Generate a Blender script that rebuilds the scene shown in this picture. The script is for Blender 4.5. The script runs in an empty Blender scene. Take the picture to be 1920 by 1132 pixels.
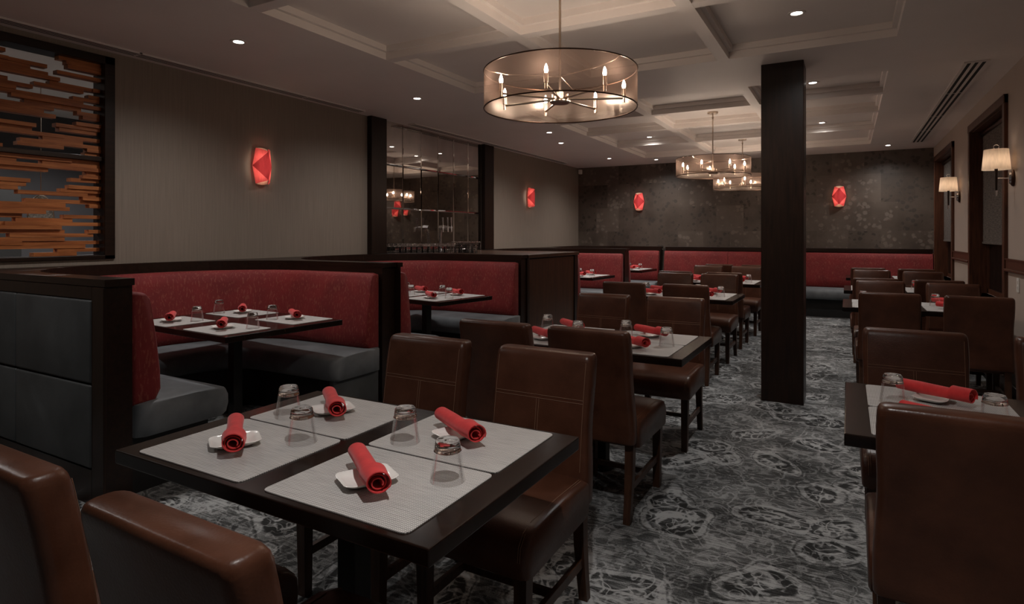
import bpy, bmesh, math, random
from mathutils import Vector, Matrix
random.seed(7)
S = bpy.context.scene
C = S.collection
PI = math.pi

# ------------------------------------------------------------------ camera
cd = bpy.data.cameras.new('camera')
cam = bpy.data.objects.new('camera', cd)
C.objects.link(cam)
cam.location = (0, 0, 1.35)
cam.rotation_euler = (PI / 2, 0, math.radians(29.2))
cd.sensor_width = 36
cd.lens = 1127 / 1920 * 36
cd.shift_y = -(566 - 440.6) / 1920
cd.clip_start = 0.02
S.camera = cam
# ------------------------------------------------------------------ world, exposure
w = bpy.data.worlds.new('world')
S.world = w
w.use_nodes = True
w.node_tree.nodes['Background'].inputs[0].default_value = (1.0, 0.93, 0.88, 1)
w.node_tree.nodes['Background'].inputs[1].default_value = 0.025
S.view_settings.view_transform = 'Standard'
S.view_settings.look = 'None'
S.view_settings.gamma = 1
S.view_settings.use_curve_mapping = False
S.view_settings.exposure = 0.72
DOWN_W = 40.0        # recessed downlights, watts each
BULB = 220.0         # chandelier candle bulbs, emission strength
CH = 2.74            # ceiling height
CR = 2.84            # top of the ceiling coffers


# ------------------------------------------------------------------ materials
def lin(c):
    return tuple((x / 255 / 12.92) if x / 255 <= 0.04045 else ((x / 255 + 0.055) / 1.055) ** 2.4 for x in c)


class NT:
    def __init__(s, name):
        m = bpy.data.materials.new(name)
        m.use_nodes = True
        s.m, s.t = m, m.node_tree
        s.b = s.t.nodes['Principled BSDF']
        s.out = s.t.nodes['Material Output']

    def n(s, kind, **kw):
        x = s.t.nodes.new(kind)
        for k, v in kw.items():
            if k.startswith('i_'):
                key = k[2:]
                key = int(key) if key.isdigit() else key.replace('_', ' ')
                if isinstance(v, tuple) and len(v) == 3 and x.inputs[key].type == 'RGBA':
                    v = v + (1,)
                x.inputs[key].default_value = v
            else:
                setattr(x, k, v)
        return x

    def l(s, a, b):
        s.t.links.new(a, b)

    def coord(s, scale=(1, 1, 1), rot=(0, 0, 0), kind='Object'):
        tc = s.n('ShaderNodeTexCoord')
        mp = s.n('ShaderNodeMapping')
        mp.inputs['Scale'].default_value = scale
        mp.inputs['Rotation'].default_value = rot
        s.l(tc.outputs[kind], mp.inputs['Vector'])
        return mp.outputs[0]

    def ramp(s, fac, stops, interp='LINEAR'):
        r = s.n('ShaderNodeValToRGB')
        r.color_ramp.interpolation = interp
        e = r.color_ramp.elements
        while len(e) < len(stops):
            e.new(0.5)
        for q, (p, c) in zip(e, stops):
            q.position = p
            q.color = (c if len(c) == 4 else tuple(c) + (1,))
        s.l(fac, r.inputs[0])
        return r.outputs[0]

    def math(s, op, a, b=None, c=None):
        x = s.n('ShaderNodeMath', operation=op)
        for i, v in enumerate((a, b, c)):
            if v is None:
                continue
            if isinstance(v, (int, float)):
                x.inputs[i].default_value = v
            else:
                s.l(v, x.inputs[i])
        return x.outputs[0]

    def mix(s, fac, a, b):
        x = s.n('ShaderNodeMix', data_type='RGBA')
        for i, v in ((0, fac), (6, a), (7, b)):
            if isinstance(v, (int, float)):
                x.inputs[i].default_value = v
            elif isinstance(v, tuple):
                x.inputs[i].default_value = v + (1,)
            else:
                s.l(v, x.inputs[i])
        return x.outputs[2]

    def bump(s, h, strength=0.3, dist=0.01):
        b = s.n('ShaderNodeBump')
        b.inputs['Strength'].default_value = strength
        b.inputs['Distance'].default_value = dist
        s.l(h, b.inputs['Height'])
        s.l(b.outputs[0], s.b.inputs['Normal'])

    def set(s, col=None, rough=None, metal=None, spec=None, coat=None, sheen=None):
        if col is not None:
            if isinstance(col, tuple):
                s.b.inputs['Base Color'].default_value = col + (1,)
            else:
                s.l(col, s.b.inputs['Base Color'])
        if rough is not None:
            if isinstance(rough, (int, float)):
                s.b.inputs['Roughness'].default_value = rough
            else:
                s.l(rough, s.b.inputs['Roughness'])
        if metal is not None:
            s.b.inputs['Metallic'].default_value = metal
        if spec is not None:
            s.b.inputs['Specular IOR Level'].default_value = spec
        if coat is not None:
            s.b.inputs['Coat Weight'].default_value = coat
            s.b.inputs['Coat Roughness'].default_value = 0.12
        if sheen is not None:
            s.b.inputs['Sheen Weight'].default_value = sheen
        return s.m


M = {}


def plain(name, c, rough=0.5, metal=0.0, spec=0.5, noise=0.12, scale=8.0, coat=None):
    k = NT(name)
    nz = k.n('ShaderNodeTexNoise', i_Scale=scale, i_Detail=4.0)
    k.l(k.coord(), nz.inputs['Vector'])
    a = tuple(x * (1 - noise) for x in c)
    b = tuple(min(1, x * (1 + noise)) for x in c)
    M[name] = k.set(k.ramp(nz.outputs[0], [(0.3, a), (0.7, b)]), rough, metal, spec, coat)


def wood(name, a, b, rough=0.35, axis='X', scale=1.0, coat=None):
    k = NT(name)
    sc = {'X': (1.2, 14, 14), 'Y': (14, 1.2, 14), 'Z': (14, 14, 1.2)}[axis]
    nz = k.n('ShaderNodeTexNoise', i_Scale=3.0 * scale, i_Detail=8.0, i_Roughness=0.6, i_Distortion=0.6)
    k.l(k.coord(sc), nz.inputs['Vector'])
    M[name] = k.set(k.ramp(nz.outputs[0], [(0.28, a), (0.72, b)]), rough, spec=0.3, coat=coat)
    k.bump(nz.outputs[0], 0.08, 0.002)


ESP_A, ESP_B = lin((22, 13, 9)), lin((42, 26, 18))
wood('espresso', ESP_A, ESP_B, 0.32, 'X')
wood('espresso_y', ESP_A, ESP_B, 0.32, 'Y')
wood('espresso_z', ESP_A, ESP_B, 0.34, 'Z')
wood('walnut_panel', lin((44, 27, 18)), lin((78, 49, 32)), 0.38, 'Z', 0.7)
wood('table_wood', lin((17, 10, 8)), lin((36, 23, 17)), 0.2, 'X', 1.0)
wood('leg_wood', lin((48, 30, 21)), lin((80, 52, 37)), 0.4, 'Z')
wood('window_wood', lin((58, 34, 24)), lin((98, 60, 42)), 0.38, 'Z')
wood('slat_wood', lin((132, 71, 38)), lin((198, 124, 72)), 0.42, 'Y', 0.8)
plain('black_base', lin((13, 11, 10)), 0.6)
plain('ceiling_paint', lin((226, 217, 211)), 0.55, noise=0.03, scale=2.0)
plain('chrome', (0.85, 0.85, 0.85), 0.2, 1.0, noise=0.02)
plain('brushed_nickel', lin((190, 172, 156)), 0.28, 1.0, noise=0.05)
plain('dark_bronze', lin((70, 52, 42)), 0.35, 1.0, noise=0.05)
plain('white_ceramic', lin((236, 233, 228)), 0.12, noise=0.01)
plain('white_plastic', lin((215, 210, 202)), 0.45, noise=0.02)
plain('vent_dark', lin((14, 12, 11)), 0.8)
plain('vent_metal', lin((214, 206, 200)), 0.4, noise=0.03)
plain('thread', lin((118, 86, 66)), 0.7, noise=0.1)
plain('sleeve_white', lin((200, 180, 160)), 0.4)
plain('dark_wall', lin((72, 70, 72)), 0.4, noise=0.2, scale=1.5)

# taupe wall covering with fine vertical threads
k = NT('wall_taupe')
wv = k.n('ShaderNodeTexNoise', i_Scale=90.0, i_Detail=3.0)
k.l(k.coord((1, 1, 0.03)), wv.inputs['Vector'])
M['wall_taupe'] = k.set(k.ramp(wv.outputs[0], [(0.25, lin((126, 113, 101))), (0.75, lin((138, 125, 113)))]), 0.62)
k.bump(wv.outputs[0], 0.15, 0.002)
plain('wall_right_paint', lin((176, 160, 148)), 0.6, noise=0.03, scale=3)

# dark metallic flock paper on the back wall, in squares with flowers
k = NT('wallpaper_dark')
co = k.coord((1, 1, 1))
br = k.n('ShaderNodeTexBrick', offset=0.5, i_Scale=1.9, i_Mortar_Size=0.0, i_Bias=0.0, i_Color1=(0, 0, 0), i_Color2=(1, 1, 1))
br.inputs['Row Height'].default_value = 0.9
br.inputs['Brick Width'].default_value = 0.9
k.l(k.coord((1, 1, 1), (PI / 2, 0, 0)), br.inputs['Vector'])
nz = k.n('ShaderNodeTexNoise', i_Scale=1.6, i_Detail=5.0, i_Roughness=0.65)
nf = k.n('ShaderNodeTexNoise', i_Scale=5.0, i_Detail=2.5, i_Roughness=0.55, i_Distortion=0.5)
ns = k.n('ShaderNodeTexNoise', i_Scale=24.0, i_Detail=4.0)
vo = k.n('ShaderNodeTexVoronoi', i_Scale=12.0)
for q in (nz, nf, ns, vo):
    k.l(co, q.inputs['Vector'])
dab = k.ramp(k.math('ADD', vo.outputs['Distance'], k.math('MULTIPLY', ns.outputs[0], 0.35)), [(0.52, (1,) * 3), (0.62, (0,) * 3)])
sprig = k.ramp(nf.outputs[0], [(0.47, (0,) * 3), (0.52, (1,) * 3)])
msk = k.math('MULTIPLY', dab, sprig)
base = k.ramp(k.math('ADD', k.math('MULTIPLY', br.outputs[0], 0.24), k.math('MULTIPLY', nz.outputs[0], 0.9)),
              [(0.3, lin((56, 46, 39))), (0.75, lin((96, 84, 75)))])
invert = k.math('GREATER_THAN', br.outputs[0], 0.5)
flower = k.mix(invert, lin((40, 31, 26)), lin((122, 108, 97)))
M['wallpaper_dark'] = k.set(k.mix(k.math('MULTIPLY', msk, 0.55), base, flower), k.ramp(msk, [(0, (0.42,) * 3), (1, (0.62,) * 3)]))

# red upholstery with small broken vertical dashes
k = NT('red_fabric')
tc = k.n('ShaderNodeTexCoord')
ng = k.n('ShaderNodeTexNoise', i_Scale=1.0, i_Detail=2.0)
mp = k.n('ShaderNodeMapping')
mp.inputs['Scale'].default_value = (95, 95, 26)
k.l(tc.outputs['Object'], mp.inputs['Vector'])
k.l(mp.outputs[0], ng.inputs['Vector'])
n2 = k.n('ShaderNodeTexNoise', i_Scale=5.0, i_Detail=3.0)
k.l(tc.outputs['Object'], n2.inputs['Vector'])
dash = k.ramp(ng.outputs[0], [(0.57, (0, 0, 0)), (0.64, (1, 1, 1))])
red = k.ramp(n2.outputs[0], [(0.3, lin((106, 18, 18))), (0.7, lin((124, 25, 25)))])
M['red_fabric'] = k.set(k.mix(k.math('MULTIPLY', dash, 0.4), red, lin((150, 84, 66))), 0.75, sheen=0.04)
k.bump(ng.outputs[0], 0.25, 0.003)

# grey suede seats
k = NT('grey_suede')
nz = k.n('ShaderNodeTexNoise', i_Scale=4.0, i_Detail=7.0, i_Roughness=0.6)
k.l(k.coord(), nz.inputs['Vector'])
M['grey_suede'] = k.set(k.ramp(nz.outputs[0], [(0.3, lin((80, 83, 86))), (0.72, lin((114, 118, 121)))]), 0.6, sheen=0.08)
k.bump(nz.outputs[0], 0.12, 0.006)
k = NT('slate_panel')
nz = k.n('ShaderNodeTexNoise', i_Scale=3.0, i_Detail=7.0, i_Roughness=0.6)
k.l(k.coord(), nz.inputs['Vector'])
M['slate_panel'] = k.set(k.ramp(nz.outputs[0], [(0.3, lin((50, 52, 53))), (0.72, lin((74, 76, 77)))]), 0.6)

# brown leather
k = NT('leather')
nz = k.n('ShaderNodeTexNoise', i_Scale=5.0, i_Detail=6.0, i_Roughness=0.6)
vz = k.n('ShaderNodeTexVoronoi', i_Scale=160.0)
n3 = k.n('ShaderNodeTexNoise', i_Scale=9.0, i_Detail=3.0)
for q in (nz, vz, n3):
    k.l(k.coord(), q.inputs['Vector'])
M['leather'] = k.set(k.ramp(nz.outputs[0], [(0.28, lin((59, 33, 22))), (0.74, lin((91, 55, 39)))]),
                     k.ramp(nz.outputs[0], [(0.3, (0.28,) * 3), (0.7, (0.42,) * 3)]), spec=0.32)
k.bump(k.math('ADD', k.math('MULTIPLY', vz.outputs['Distance'], 0.15), n3.outputs[0]), 0.22, 0.006)

# red napkin cloth
k = NT('napkin_cloth')
nz = k.n('ShaderNodeTexNoise', i_Scale=30.0, i_Detail=3.0)
k.l(k.coord(), nz.inputs['Vector'])
M['napkin_cloth'] = k.set(k.ramp(nz.outputs[0], [(0.3, lin((192, 36, 38))), (0.7, lin((214, 50, 50)))]), 0.85, sheen=0.2)

# woven vinyl placemat
k = NT('woven_mat')
c1 = k.coord()
wa = k.n('ShaderNodeTexWave', wave_type='BANDS', bands_direction='X', i_Scale=62.0, i_Distortion=0.0)
wb = k.n('ShaderNodeTexWave', wave_type='BANDS', bands_direction='Y', i_Scale=48.0, i_Distortion=0.0)
nn = k.n('ShaderNodeTexNoise', i_Scale=1.0, i_Detail=3.0)
k.l(k.coord((12, 260, 1)), nn.inputs['Vector'])
k.l(c1, wa.inputs['Vector'])
k.l(c1, wb.inputs['Vector'])
f = k.math('ADD', k.math('MULTIPLY', k.math('MULTIPLY', wa.outputs[1], wb.outputs[1]), 0.85), k.math('MULTIPLY', nn.outputs[0], 0.55))
M['woven_mat'] = k.set(k.ramp(f, [(0.15, lin((118, 114, 112))), (0.85, lin((220, 216, 212)))]), 0.6)

# roller blind weave
k = NT('blind_weave')
nn = k.n('ShaderNodeTexNoise', i_Scale=1.0, i_Detail=5.0)
k.l(k.coord((10, 10, 130)), nn.inputs['Vector'])
M['blind_weave'] = k.set(k.ramp(nn.outputs[0], [(0.3, lin((52, 44, 38))), (0.7, lin((112, 102, 94)))]), 0.8)

# carpet tiles with swirling paisley
k = NT('carpet')
co = k.coord()
tn = k.n('ShaderNodeTexNoise', i_Scale=1.7, i_Detail=1.0)
tf_ = k.n('ShaderNodeTexNoise', i_Scale=9.0, i_Detail=3.0)
k.l(co, tn.inputs['Vector'])
k.l(co, tf_.inputs['Vector'])
add = k.n('ShaderNodeVectorMath', operation='MULTIPLY_ADD')
k.l(tn.outputs['Color'], add.inputs[0])
add.inputs[1].default_value = (0.55, 0.55, 0)
k.l(co, add.inputs[2])
ad2 = k.n('ShaderNodeVectorMath', operation='MULTIPLY_ADD')
k.l(tf_.outputs['Color'], ad2.inputs[0])
ad2.inputs[1].default_value = (0.06, 0.06, 0)
k.l(add.outputs[0], ad2.inputs[2])
v1 = k.n('ShaderNodeTexVoronoi', i_Scale=2.4, voronoi_dimensions='2D')
k.l(ad2.outputs[0], v1.inputs['Vector'])
D1 = v1.outputs['Distance']
rings = k.ramp(D1, [(0.0, (.5,) * 3), (0.10, (.35,) * 3), (0.13, (.75,) * 3), (0.16, (.30,) * 3), (0.25, (.10,) * 3), (0.285, (.86,) * 3), (0.345, (.80,) * 3), (0.365, (.34,) * 3), (0.39, (.70,) * 3), (0.415, (.45,) * 3), (0.6, (.50,) * 3)])
cn = k.n('ShaderNodeTexNoise', i_Scale=5.5, i_Detail=1.5, i_Distortion=1.4)
cf = k.n('ShaderNodeTexNoise', i_Scale=13.0, i_Detail=1.0, i_Distortion=1.0)
k.l(co, cn.inputs['Vector'])
k.l(co, cf.inputs['Vector'])
line = lambda n_, w_: k.ramp(k.math('ABSOLUTE', k.math('SUBTRACT', n_.outputs[0], 0.5)), [(w_ * 0.4, (1,) * 3), (w_, (0,) * 3)])
curl = k.math('MAXIMUM', line(cn, 0.045), k.math('MULTIPLY', line(cf, 0.06), 0.8))
inner = k.ramp(D1, [(0.24, (1,) * 3), (0.29, (0,) * 3)])
st = k.n('ShaderNodeTexNoise', i_Scale=1.0, i_Detail=4.0, i_Roughness=0.7)
k.l(k.coord((9, 85, 1)), st.inputs['Vector'])
th = k.n('ShaderNodeTexNoise', i_Scale=1.0, i_Detail=2.0)
k.l(k.coord((160, 400, 1)), th.inputs['Vector'])
big = k.n('ShaderNodeTexNoise', i_Scale=3.0, i_Detail=3.0)
k.l(co, big.inputs['Vector'])
tile = k.n('ShaderNodeTexBrick', offset=0.5, i_Scale=1.0, i_Mortar_Size=0.0, i_Bias=0.0, i_Color1=(0, 0, 0), i_Color2=(1, 1, 1))
tile.inputs['Row Height'].default_value = 0.5
tile.inputs['Brick Width'].default_value = 0.5
k.l(co, tile.inputs['Vector'])
pat = k.math('ADD', k.math('MULTIPLY', rings, 0.75), k.math('MULTIPLY', curl, k.math('ADD', k.math('MULTIPLY', inner, 0.30), 0.26)))
pat = k.math('ADD', pat, k.math('MULTIPLY', k.math('SUBTRACT', st.outputs[0], 0.5), k.math('ADD', k.math('MULTIPLY', tile.outputs[0], 0.8), 0.7)))
pat = k.math('ADD', pat, k.math('MULTIPLY', k.math('SUBTRACT', th.outputs[0], 0.5), 0.75))
pat = k.math('ADD', pat, k.math('MULTIPLY', k.math('SUBTRACT', big.outputs[0], 0.5), 0.9))
pat = k.math('ADD', pat, k.math('MULTIPLY', tile.outputs[0], 0.10))
M['carpet'] = k.set(k.ramp(pat, [(0.20, lin((26, 26, 26))), (0.42, lin((74, 75, 75))), (0.60, lin((116, 117, 117))), (0.90, lin((168, 169, 169)))]), 0.95)
k.bump(th.outputs[0], 0.4, 0.004)


def custom(name):
    k = NT(name)
    k.t.nodes.remove(k.b)
    return k


# clear glass tumblers
k = NT('clear_glass')
k.b.inputs['Base Color'].default_value = (1, 1, 1, 1)
k.b.inputs['Roughness'].default_value = 0.0
k.b.inputs['Transmission Weight'].default_value = 1.0
k.b.inputs['IOR'].default_value = 1.48
M['clear_glass'] = k.m
# smoky mirror tiles
k = NT('smoky_mirror')
nz = k.n('ShaderNodeTexNoise', i_Scale=4.0, i_Detail=6.0)
k.l(k.coord(), nz.inputs['Vector'])
M['smoky_mirror'] = k.set(k.ramp(nz.outputs[0], [(0.3, (0.50, 0.47, 0.44)), (0.7, (0.62, 0.58, 0.55))]), 0.02, 1.0)
M['window_glass'] = None
k = NT('window_glass')
M['window_glass'] = k.set((0.012, 0.010, 0.010), 0.03, spec=0.6)
# metallic mosaic
k = NT('mosaic')
vo = k.n('ShaderNodeTexVoronoi', i_Scale=90.0)
k.l(k.coord(), vo.inputs['Vector'])
M['mosaic'] = k.set(k.ramp(vo.outputs['Color'], [(0.0, (0.15, 0.15, 0.15)), (1.0, (0.9, 0.9, 0.88))]), 0.25, 0.8)


def sheer(name, tint, trans, glossy=0.25, mixfac=0.5):
    """sheer metallic organza: partly see-through, partly glowing cloth"""
    k = custom(name)
    tr = k.n('ShaderNodeBsdfTransparent', i_Color=trans)
    df = k.n('ShaderNodeBsdfDiffuse', i_Color=tint)
    tl = k.n('ShaderNodeBsdfTranslucent', i_Color=tint)
    gl = k.n('ShaderNodeBsdfGlossy', i_Color=(0.85, 0.72, 0.62), i_Roughness=0.30)
    m1 = k.n('ShaderNodeMixShader', i_0=0.5)
    m2 = k.n('ShaderNodeMixShader', i_0=glossy)
    m3 = k.n('ShaderNodeMixShader', i_0=mixfac)
    k.l(df.outputs[0], m1.inputs[1])
    k.l(tl.outputs[0], m1.inputs[2])
    k.l(m1.outputs[0], m2.inputs[1])
    k.l(gl.outputs[0], m2.inputs[2])
    k.l(tr.outputs[0], m3.inputs[1])
    k.l(m2.outputs[0], m3.inputs[2])
    k.l(m3.outputs[0], k.out.inputs[0])
    M[name] = k.m


def paper(name, col, tl_col, fac):
    k = custom(name)
    nz = k.n('ShaderNodeTexNoise', i_Scale=1.0, i_Detail=4.0)
    k.l(k.coord((60, 60, 14)), nz.inputs['Vector'])
    df = k.n('ShaderNodeBsdfDiffuse')
    tl = k.n('ShaderNodeBsdfTranslucent')
    k.l(k.ramp(nz.outputs[0], [(0.3, tuple(x * 0.8 for x in col)), (0.7, col)]), df.inputs[0])
    k.l(k.ramp(nz.outputs[0], [(0.3, tuple(x * 0.8 for x in tl_col)), (0.7, tl_col)]), tl.inputs[0])
    m1 = k.n('ShaderNodeMixShader', i_0=fac)
    k.l(df.outputs[0], m1.inputs[1])
    k.l(tl.outputs[0], m1.inputs[2])
    k.l(m1.outputs[0], k.out.inputs[0])
    M[name] = k.m


def thin_glass(name):
    k = custom(name)
    fr = k.n('ShaderNodeLayerWeight', i_Blend=0.22)
    tr = k.n('ShaderNodeBsdfTransparent', i_Color=(0.98, 0.98, 0.98))
    gl = k.n('ShaderNodeBsdfGlossy', i_Color=(1, 1, 1), i_Roughness=0.03)
    m1 = k.n('ShaderNodeMixShader')
    k.l(k.math('MULTIPLY_ADD', fr.outputs['Fresnel'], 0.28, 0.015), m1.inputs[0])
    k.l(tr.outputs[0], m1.inputs[1])
    k.l(gl.outputs[0], m1.inputs[2])
    k.l(m1.outputs[0], k.out.inputs[0])
    M[name] = k.m


def glow(name, col, strength):
    k = custom(name)
    em = k.n('ShaderNodeEmission', i_Color=col, i_Strength=strength)
    k.l(em.outputs[0], k.out.inputs[0])
    M[name] = k.m


sheer('shade_organza', (0.135, 0.092, 0.074), (0.68, 0.61, 0.57), 0.12, 0.45)
paper('red_paper', (0.72, 0.10, 0.12), (0.78, 0.14, 0.15), 0.45)
paper('red_paper_double', (0.5, 0.05, 0.06), (0.30, 0.035, 0.045), 0.35)
paper('cream_paper', (0.85, 0.70, 0.55), (0.8, 0.6, 0.45), 0.3)
thin_glass('thin_glass')
paper('linen', (0.8, 0.7, 0.6), (0.85, 0.7, 0.55), 0.5)
glow('candle_bulb', (1.0, 0.82, 0.66), BULB)
glow('downlight_lens', (1.0, 0.95, 0.88), 14.0)
glow('sconce_bulb', (1.0, 0.76, 0.56), 7.5)
glow('linen_bulb', (1.0, 0.78, 0.60), 13.0)


# ------------------------------------------------------------------ mesh helpers
def BM():
    return bmesh.new()


def box(bm, x0, x1, y0, y1, z0, z1, mat=None):
    v = [bm.verts.new(p) for p in ((x0, y0, z0), (x1, y0, z0), (x1, y1, z0), (x0, y1, z0), (x0, y0, z1), (x1, y0, z1), (x1, y1, z1), (x0, y1, z1))]
    if mat is not None:
        for q in v:
            q.co = mat @ q.co
    fs = [bm.faces.new([v[i] for i in f]) for f in ((0, 3, 2, 1), (4, 5, 6, 7), (0, 1, 5, 4), (1, 2, 6, 5), (2, 3, 7, 6), (3, 0, 4, 7))]
    return v, fs


def bbox(bm, x0, x1, y0, y1, z0, z1, bev=0.005, seg=2):
    v, fs = box(bm, x0, x1, y0, y1, z0, z1)
    es = list({e for f in fs for e in f.edges})
    bmesh.ops.bevel(bm, geom=es, offset=bev, segments=seg, profile=0.5, affect='EDGES')


def lathe(bm, prof, n=24, mat=None, closed=False):
    """revolve (r, z) points about z"""
    rings = []
    for r, z in prof:
        if r < 1e-6:
            ring = [bm.verts.new((0, 0, z))]
        else:
            ring = [bm.verts.new((r * math.cos(2 * PI * i / n), r * math.sin(2 * PI * i / n), z)) for i in range(n)]
        rings.append(ring)
    prs = list(zip(rings, rings[1:])) + ([(rings[-1], rings[0])] if closed else [])
    for a, b in prs:
        for i in range(n):
            j = (i + 1) % n
            if len(a) == 1 and len(b) == 1:
                continue
            if len(a) == 1:
                bm.faces.new((a[0], b[j], b[i]))
            elif len(b) == 1:
                bm.faces.new((a[i], a[j], b[0]))
            else:
                bm.faces.new((a[i], a[j], b[j], b[i]))
    if mat is not None:
        for ring in rings:
            for q in ring:
                q.co = mat @ q.co


def tube(bm, pts, r, n=10, cap=True):
    pts = [Vector(p) for p in pts]
    rs = r if isinstance(r, (list, tuple)) else [r] * len(pts)
    rings = []
    for i, p in enumerate(pts):
        t = (pts[min(i + 1, len(pts) - 1)] - pts[max(i - 1, 0)]).normalized()
        u = t.cross(Vector((0, 0, 1)))
        if u.length < 1e-3:
            u = t.cross(Vector((0, 1, 0)))
        u.normalize()
        v = t.cross(u)
        rings.append([bm.verts.new(p + rs[i] * (math.cos(2 * PI * a / n) * u + math.sin(2 * PI * a / n) * v)) for a in range(n)])
    for a, b in zip(rings, rings[1:]):
        for i in range(n):
            j = (i + 1) % n
            bm.faces.new((a[i], a[j], b[j], b[i]))
    if cap:
        bm.faces.new(rings[0])
        bm.faces.new(rings[-1])


def bar(bm, p, q, w0, w1=None):
    """square bar from p to q whose section stays horizontal, half widths w"""
    w1 = w1 or w0
    a = [bm.verts.new((p[0] + sx * w0, p[1] + sy * w0, p[2])) for sx, sy in ((-1, -1), (1, -1), (1, 1), (-1, 1))]
    b = [bm.verts.new((q[0] + sx * w1, q[1] + sy * w1, q[2])) for sx, sy in ((-1, -1), (1, -1), (1, 1), (-1, 1))]
    bm.faces.new(a)
    bm.faces.new(b)
    for i in range(4):
        j = (i + 1) % 4
        bm.faces.new((a[i], a[j], b[j], b[i]))


def loft(bm, rings, closed=True, cap=True):
    vs = [[bm.verts.new(p) for p in r] for r in rings]
    n = len(vs[0])
    for a, b in zip(vs, vs[1:]):
        for i in range(n if closed else n - 1):
            j = (i + 1) % n
            try:
                bm.faces.new((a[i], a[j], b[j], b[i]))
            except ValueError:
                pass
    if cap:
        for r in (vs[0], vs[-1]):
            try:
                bm.faces.new(r)
            except ValueError:
                pass
    return vs


def rrect(w, h, r, seg=4):
    """rounded rectangle outline, half sizes w, h"""
    out = []
    for cx, cy, a0 in ((w - r, h - r, 0), (-w + r, h - r, 90), (-w + r, -h + r, 180), (w - r, -h + r, 270)):
        for i in range(seg + 1):
            a = math.radians(a0 + 90 * i / seg)
            out.append((cx + r * math.cos(a), cy + r * math.sin(a)))
    return out


def obj(name, bm, m, parent=None, smooth=False, angle=0.7):
    bmesh.ops.remove_doubles(bm, verts=bm.verts, dist=1e-5)
    bmesh.ops.recalc_face_normals(bm, faces=bm.faces)
    me = bpy.data.meshes.new(name)
    if smooth:
        for f in bm.faces:
            f.smooth = True
        for e in bm.edges:
            if len(e.link_faces) == 2 and e.calc_face_angle(0) > angle:
                e.smooth = False
    bm.to_mesh(me)
    bm.free()
    me.materials.append(M[m])
    o = bpy.data.objects.new(name, me)
    C.objects.link(o)
    if parent:
        o.parent = parent
    return o


def tag(o, label, cat, group=None):
    o['label'] = label
    o['category'] = cat
    if group:
        o['group'] = group
    return o


def thing(name, label, cat, loc=(0, 0, 0), rz=0.0, group=None):
    o = bpy.data.objects.new(name, None)
    o.empty_display_size = 0.1
    C.objects.link(o)
    o.location = loc
    o.rotation_euler = (0, 0, rz)
    return tag(o, label, cat, group)


def struct(o):
    o['kind'] = 'structure'
    return o


def dup(root, loc, rz=0.0, label=None, group=None):
    r = root.copy()
    C.objects.link(r)
    r.location = loc
    r.rotation_euler = (0, 0, rz)
    if label:
        r['label'] = label
    if group:
        r['group'] = group
    for ch in list(root.children):
        c = ch.copy()
        C.objects.link(c)
        c.parent = r
        for g in list(ch.children):
            d = g.copy()
            C.objects.link(d)
            d.parent = c
    return r


# ================================================================== SETTING
XL, XR, YB, YF = -4.9, 1.19, 11.6, -3.0
bm = BM()
box(bm, -8.2, XR + 0.4, YF, YB + 0.3, -0.08, 0)
struct(obj('floor', bm, 'carpet'))

# ceiling: flat bands, two coffered fields, beams with a stepped lip
bm = BM()
box(bm, XL - 0.3, XR + 0.3, YF, YB + 0.3, CR, CR + 0.06)
FX0, FX1 = -3.2, 0.30
F1, F2 = (-1.15, 4.98), (6.0, 10.66)
box(bm, XL - 0.3, FX0, YF, YB + 0.3, CH, CR)
box(bm, FX1, XR + 0.3, YF, YB + 0.3, CH, CR)
box(bm, FX0, FX1, YF, F1[0], CH, CR)
box(bm, FX0, FX1, F1[1], F2[0], CH, CR)
box(bm, FX0, FX1, F2[1], YB + 0.3, CH, CR)
BX = (-2.03, -0.865)
rows1 = (0.05, 1.27, 2.47, 3.72)
rows2 = (6.92, 7.92, 9.2)
HB = 0.045
for f, rows in ((F1, rows1), (F2, rows2)):
    for x in BX:
        box(bm, x - HB, x + HB, f[0], f[1], CH, CR)
    xs = (FX0,) + BX + (FX1,)
    for y in rows:
        for a, b in zip(xs, xs[1:]):
            box(bm, a + (HB if a != FX0 else 0), b - (HB if b != FX1 else 0), y - HB, y + HB, CH + 0.001, CR)
    ys = (f[0],) + rows + (f[1],)
    for ia, (a, b) in enumerate(zip(xs, xs[1:])):      # lips inside every coffer
        for ic, (c, d) in enumerate(zip(ys, ys[1:])):
            a1 = a + (HB if a != FX0 else 0)
            b1 = b - (HB if b != FX1 else 0)
            c1 = c + (HB if c != f[0] else 0)
            d1 = d - (HB if d != f[1] else 0)
            L, z = 0.03, CH + 0.055
            box(bm, a1, a1 + L, c1, d1, z, CR)
            box(bm, b1 - L, b1, c1, d1, z, CR)
            box(bm, a1 + L, b1 - L, c1, c1 + L, z, CR)
            box(bm, a1 + L, b1 - L, d1 - L, d1, z, CR)
struct(obj('ceiling', bm, 'ceiling_paint'))

# left wall with the screen opening and the mirror niche
bm = BM()
SY0, SY1, SZ0, SZ1 = -0.6, 2.53, 1.17, 2.70
box(bm, XL - 0.15, XL, YF, SY0, 0, CR)
box(bm, XL - 0.15, XL, SY0, SY1, 0, SZ0)
box(bm, XL - 0.15, XL, SY0, SY1, SZ1, CR)
box(bm, XL - 0.15, XL, SY1, YB + 0.2, 0, CR)
struct(obj('wall_left', bm, 'wall_taupe'))
bm = BM()
box(bm, XL - 0.15, XR + 0.2, YB, YB + 0.2, 0, CR)
struct(obj('wall_back', bm, 'wallpaper_dark'))
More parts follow.
